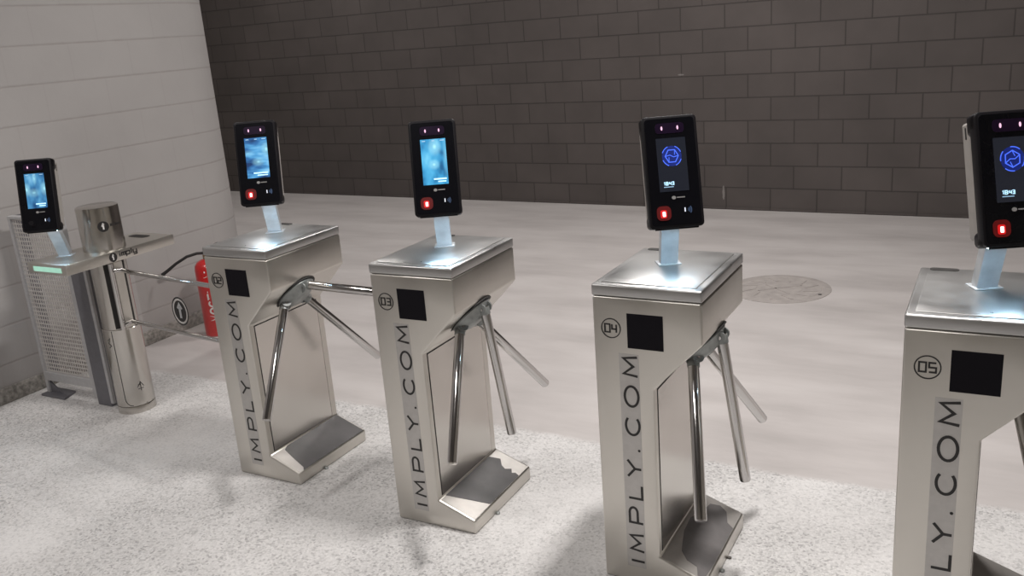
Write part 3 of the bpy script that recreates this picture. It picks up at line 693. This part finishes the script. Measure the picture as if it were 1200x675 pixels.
# terminal of the gate
terminal('black face recognition terminal with unlit finger reader, standing on the swing gate head', (-3.940, 2.640), HZ1, rad(33), rad(12.0), (-3.838, 2.483, 1.014), 'scr_c', 'camera', 'face recognition terminals at the entrance', lit_finger=False)

# ------------------------------------------------------------------ mesh barrier panel between gate and wall
fy = 2.770
bar = thing('mesh_barrier', 'narrow grey mesh barrier panel filling the gap between swing gate and white wall', 'barrier', (-4.28, fy, 0))
lx = lambda x: x + 4.28
b = bmesh.new()
box(b, lx(-4.545), lx(-4.525), 0, 0.035, 0.012, 1.0, 0.002, 1); box(b, lx(-4.150), lx(-4.118), 0, 0.035, 0.03, 1.0, 0.002, 1)
box(b, lx(-4.527), lx(-4.148), 0, 0.035, 0.085, 0.135, 0.002, 1); box(b, lx(-4.527), lx(-4.148), 0, 0.035, 0.985, 1.0, 0.002, 1)
obj('frame', b, 'frame_pale', bar)
b = bmesh.new(); box(b, lx(-4.527), lx(-4.524), 0.036, 0.085, 0.085, 1.0); box(b, lx(-4.524), lx(-4.150), 0.036, 0.075, 0.085, 0.088); obj('shade_flange', b, 'blueplate', bar)  # dark paint on this added flange stands in for shade behind the mesh
b = bmesh.new(); nz = 38
for i in range(nz):
    z = 0.140 + (0.84) * i / (nz - 1); box(b, lx(-4.526), lx(-4.149), 0.012, 0.016, z - 0.0032, z + 0.0032)
for i in range(20):
    x = -4.518 + 0.362 * i / 19; box(b, lx(x) - 0.002, lx(x) + 0.002, 0.0125, 0.0155, 0.134, 0.986)
obj('mesh_infill', b, 'mesh', bar)
b = bmesh.new(); box(b, lx(-4.118), lx(-4.012), -0.004, 0.045, 0.0, 0.79, 0.003, 1); pst = obj('end_post', b, 'blueplate', bar); pst['label'] = 'dark blue grey end post'
b = bmesh.new(); box(b, lx(-4.012), lx(-3.992), -0.006, 0.012, 0.02, 0.79, 0.002, 1); obj('edge_strip', b, 'frame_pale', bar)
b = bmesh.new(); extrude_poly(b, [(lx(-4.56), -0.03), (lx(-4.36), -0.03), (lx(-4.40), 0.07), (lx(-4.56), 0.07)], lambda x, y, z: (x, y, z), 0, 0.012, 0.002, 1)
extrude_poly(b, [(0.0, 0.012), (0.11, 0.012), (0.0, 0.085)], lambda a, z, y: (lx(-4.54) + a, 0.012 + y, z), 0, 0.008)
obj('foot', b, 'blueplate', bar)

# ------------------------------------------------------------------ fire extinguisher
ex = thing('fire_extinguisher', 'red fire extinguisher with white lettering standing on the floor behind the swing gate', 'fire extinguisher', (-4.372, 3.868, 0))
b = bmesh.new(); lathe(b, [(0.076, 0.0), (0.080, 0.006), (0.080, 0.43), (0.076, 0.455), (0.060, 0.478), (0.036, 0.490), (0.022, 0.494), (0, 0.495)], (0, 0, 0), 40); obj('cylinder', b, 'red', ex)
c4 = lambda u, v, h: cyl(u, v, h, 0.080)
b = bmesh.new()
for i, ch in enumerate('MOCELIN'):
    zc = 0.105 + i * 0.0475
    ww = 0.038 if ch != 'I' else 0.012
    for pts, closed in GL[ch]:
        ribbon(b, [(zc + p[0] * ww, p[1] * 0.050) for p in pts], 0.0100, lambda u, v, h: c4(0.014 - v, u, h), 0.0003, 0.0012, bool(closed))
obj('lettering', b, 'white', ex)
b = bmesh.new(); lathe(b, [(0.018, 0.490), (0.018, 0.520), (0.013, 0.524), (0.013, 0.540)], (0, 0, 0), 18); obj('valve', b, 'brass', ex)
b = bmesh.new(); box(b, -0.011, 0.011, -0.012, 0.012, 0.528, 0.544, 0.003); 
extrude_poly(b, [(-0.01, 0.544), (0.085, 0.560), (0.088, 0.553), (-0.01, 0.535)], lambda a, z, y: (a * 0.7 + y * 0.5, a * 0.7 - y, z), -0.007, 0.007)
extrude_poly(b, [(-0.01, 0.560), (0.080, 0.590), (0.083, 0.582), (-0.01, 0.551)], lambda a, z, y: (a * 0.7 + y * 0.5, a * 0.7 - y, z), -0.007, 0.007)
obj('handle', b, 'rubber', ex)
b = bmesh.new()
hose = [(-0.012, -0.006, 0.532), (-0.040, -0.030, 0.534), (-0.090, -0.070, 0.520), (-0.150, -0.110, 0.482), (-0.200, -0.145, 0.440), (-0.228, -0.165, 0.418)]
tube(b, hose, [0.009, 0.009, 0.009, 0.009, 0.010, 0.0115], 12); obj('hose', b, 'rubber', ex)

# ------------------------------------------------------------------ manhole cover and litter
mh = thing('manhole_cover', 'round grey manhole cover set in the smooth floor behind turnstile 04', 'manhole cover', (-1.215, 5.66, 0))
b = bmesh.new(); lathe(b, [(0.315, 0.0), (0.315, 0.002), (0.312, 0.003), (0.270, 0.003), (0.268, 0.0012), (0.255, 0.0012), (0.253, 0.003), (0.150, 0.003), (0.148, 0.0015), (0.140, 0.0015), (0.138, 0.003), (0, 0.003)], (0, 0, 0), 56)
cov = obj('cover_plate', b, 'concrete', mh)
b = bmesh.new()
flat = lambda u, v, h: (u, v, 0.003 + h)
for k in range(12):
    a = 2 * PI * k / 12 + 0.3
    ribbon(b, [(0.155 * math.cos(a), 0.155 * math.sin(a)), (0.245 * math.cos(a + 0.22), 0.245 * math.sin(a + 0.22))], 0.014, flat, -0.001, 0.0022)
ribbon(b, [(-0.12, -0.08), (0.12, 0.10)], 0.014, flat, -0.001, 0.0022); ribbon(b, [(-0.10, 0.06), (0.08, -0.10)], 0.014, flat, -0.001, 0.0022)
obj('raised_ribs', b, 'concrete', mh)
b = bmesh.new(); lathe(b, [(0.012, 0), (0.012, 0.0042), (0.008, 0.0045)], (0.262, -0.075, 0), 12); obj('lifting_hole', b, 'dark', mh)

def scrap(name, label, cat, mat, x, y, r, h, seed):
    rnd = random.Random(seed); b = bmesh.new()
    pts = [(r * (0.7 + 0.5 * rnd.random()) * math.cos(2 * PI * k / 9), 0.7 * r * (0.7 + 0.5 * rnd.random()) * math.sin(2 * PI * k / 9)) for k in range(9)]
    extrude_poly(b, pts, lambda u, v, d: (u, v, d + 0.0003), 0, h, h * 0.3, 1)
    o = obj(name, b, mat); o.location = (x, y, 0); o['label'] = label; o['category'] = cat
    return o
scrap('plastic_scrap', 'tiny orange scrap on the speckled floor in front of turnstile 02', 'litter', 'orange', -2.315, 1.815, 0.008, 0.003, 3)
scrap('bolt_scrap', 'small dark bolt lying on the speckled floor by the foot of turnstile 04', 'litter', 'pebble', -0.712, 2.585, 0.008, 0.008, 5)

# ------------------------------------------------------------------ camera
f, yaw, pitch, roll, cz = 1051.5461, -0.5139465, 0.2823823, -0.0777693, 1.748
cy, sy, cp, sp = math.cos(yaw), math.sin(yaw), math.cos(pitch), math.sin(pitch)
fwd = Vector((sy * cp, cy * cp, -sp)); right = Vector((cy, -sy, 0)); up = right.cross(fwd)
r2 = math.cos(roll) * right + math.sin(roll) * up; u2 = -math.sin(roll) * right + math.cos(roll) * up
cam = bpy.data.cameras.new('camera'); co = bpy.data.objects.new('camera', cam); COL.objects.link(co)
cam.sensor_width = 36; cam.sensor_fit = 'HORIZONTAL'; cam.lens = f / 1200 * 36; cam.clip_start = 0.05
m3 = Matrix((r2, u2, -fwd)).transposed()
co.matrix_world = Matrix.Translation((0, 0, cz)) @ m3.to_4x4()
S.camera = co

# ------------------------------------------------------------------ lights
def area(name, loc, sx, sy_, power, col, target=None):
    l = bpy.data.lights.new(name, 'AREA'); l.shape = 'RECTANGLE'; l.size = sx; l.size_y = sy_; l.energy = power; l.color = col
    o = bpy.data.objects.new(name, l); COL.objects.link(o); o.location = loc
    if target: o.rotation_euler = (Vector(target) - Vector(loc)).to_track_quat('-Z', 'Y').to_euler()
    return o
WARM = (1.0, 0.965, 0.935)
area('overhead_light', (-0.42, 2.95, 3.9), 0.25, 0.6, 112, WARM)
area('overhead_light', (-2.3, 5.9, 3.9), 1.2, 0.3, 66, WARM)
area('overhead_light', (-6.6, 6.4, 3.9), 1.2, 0.3, 46, WARM)  # unseen light added to brighten the left of the rear wall
area('overhead_light', (-3.6, 1.0, 3.9), 0.25, 1.2, 40, WARM)
area('overhead_light', (-1.2, -0.6, 3.9), 1.2, 0.3, 38, WARM)
w = bpy.data.worlds.new('world'); S.world = w; w.use_nodes = True
w.node_tree.nodes['Background'].inputs[0].default_value = (0.05, 0.05, 0.05, 1)
S.view_settings.view_transform = 'Standard'; S.view_settings.look = 'None'
S.view_settings.exposure = 0.22; S.view_settings.gamma = 1.0; S.view_settings.use_curve_mapping = False
S.cycles.use_denoising = True
S.cycles.max_bounces = 8
S.cycles.sample_clamp_indirect = 6.0
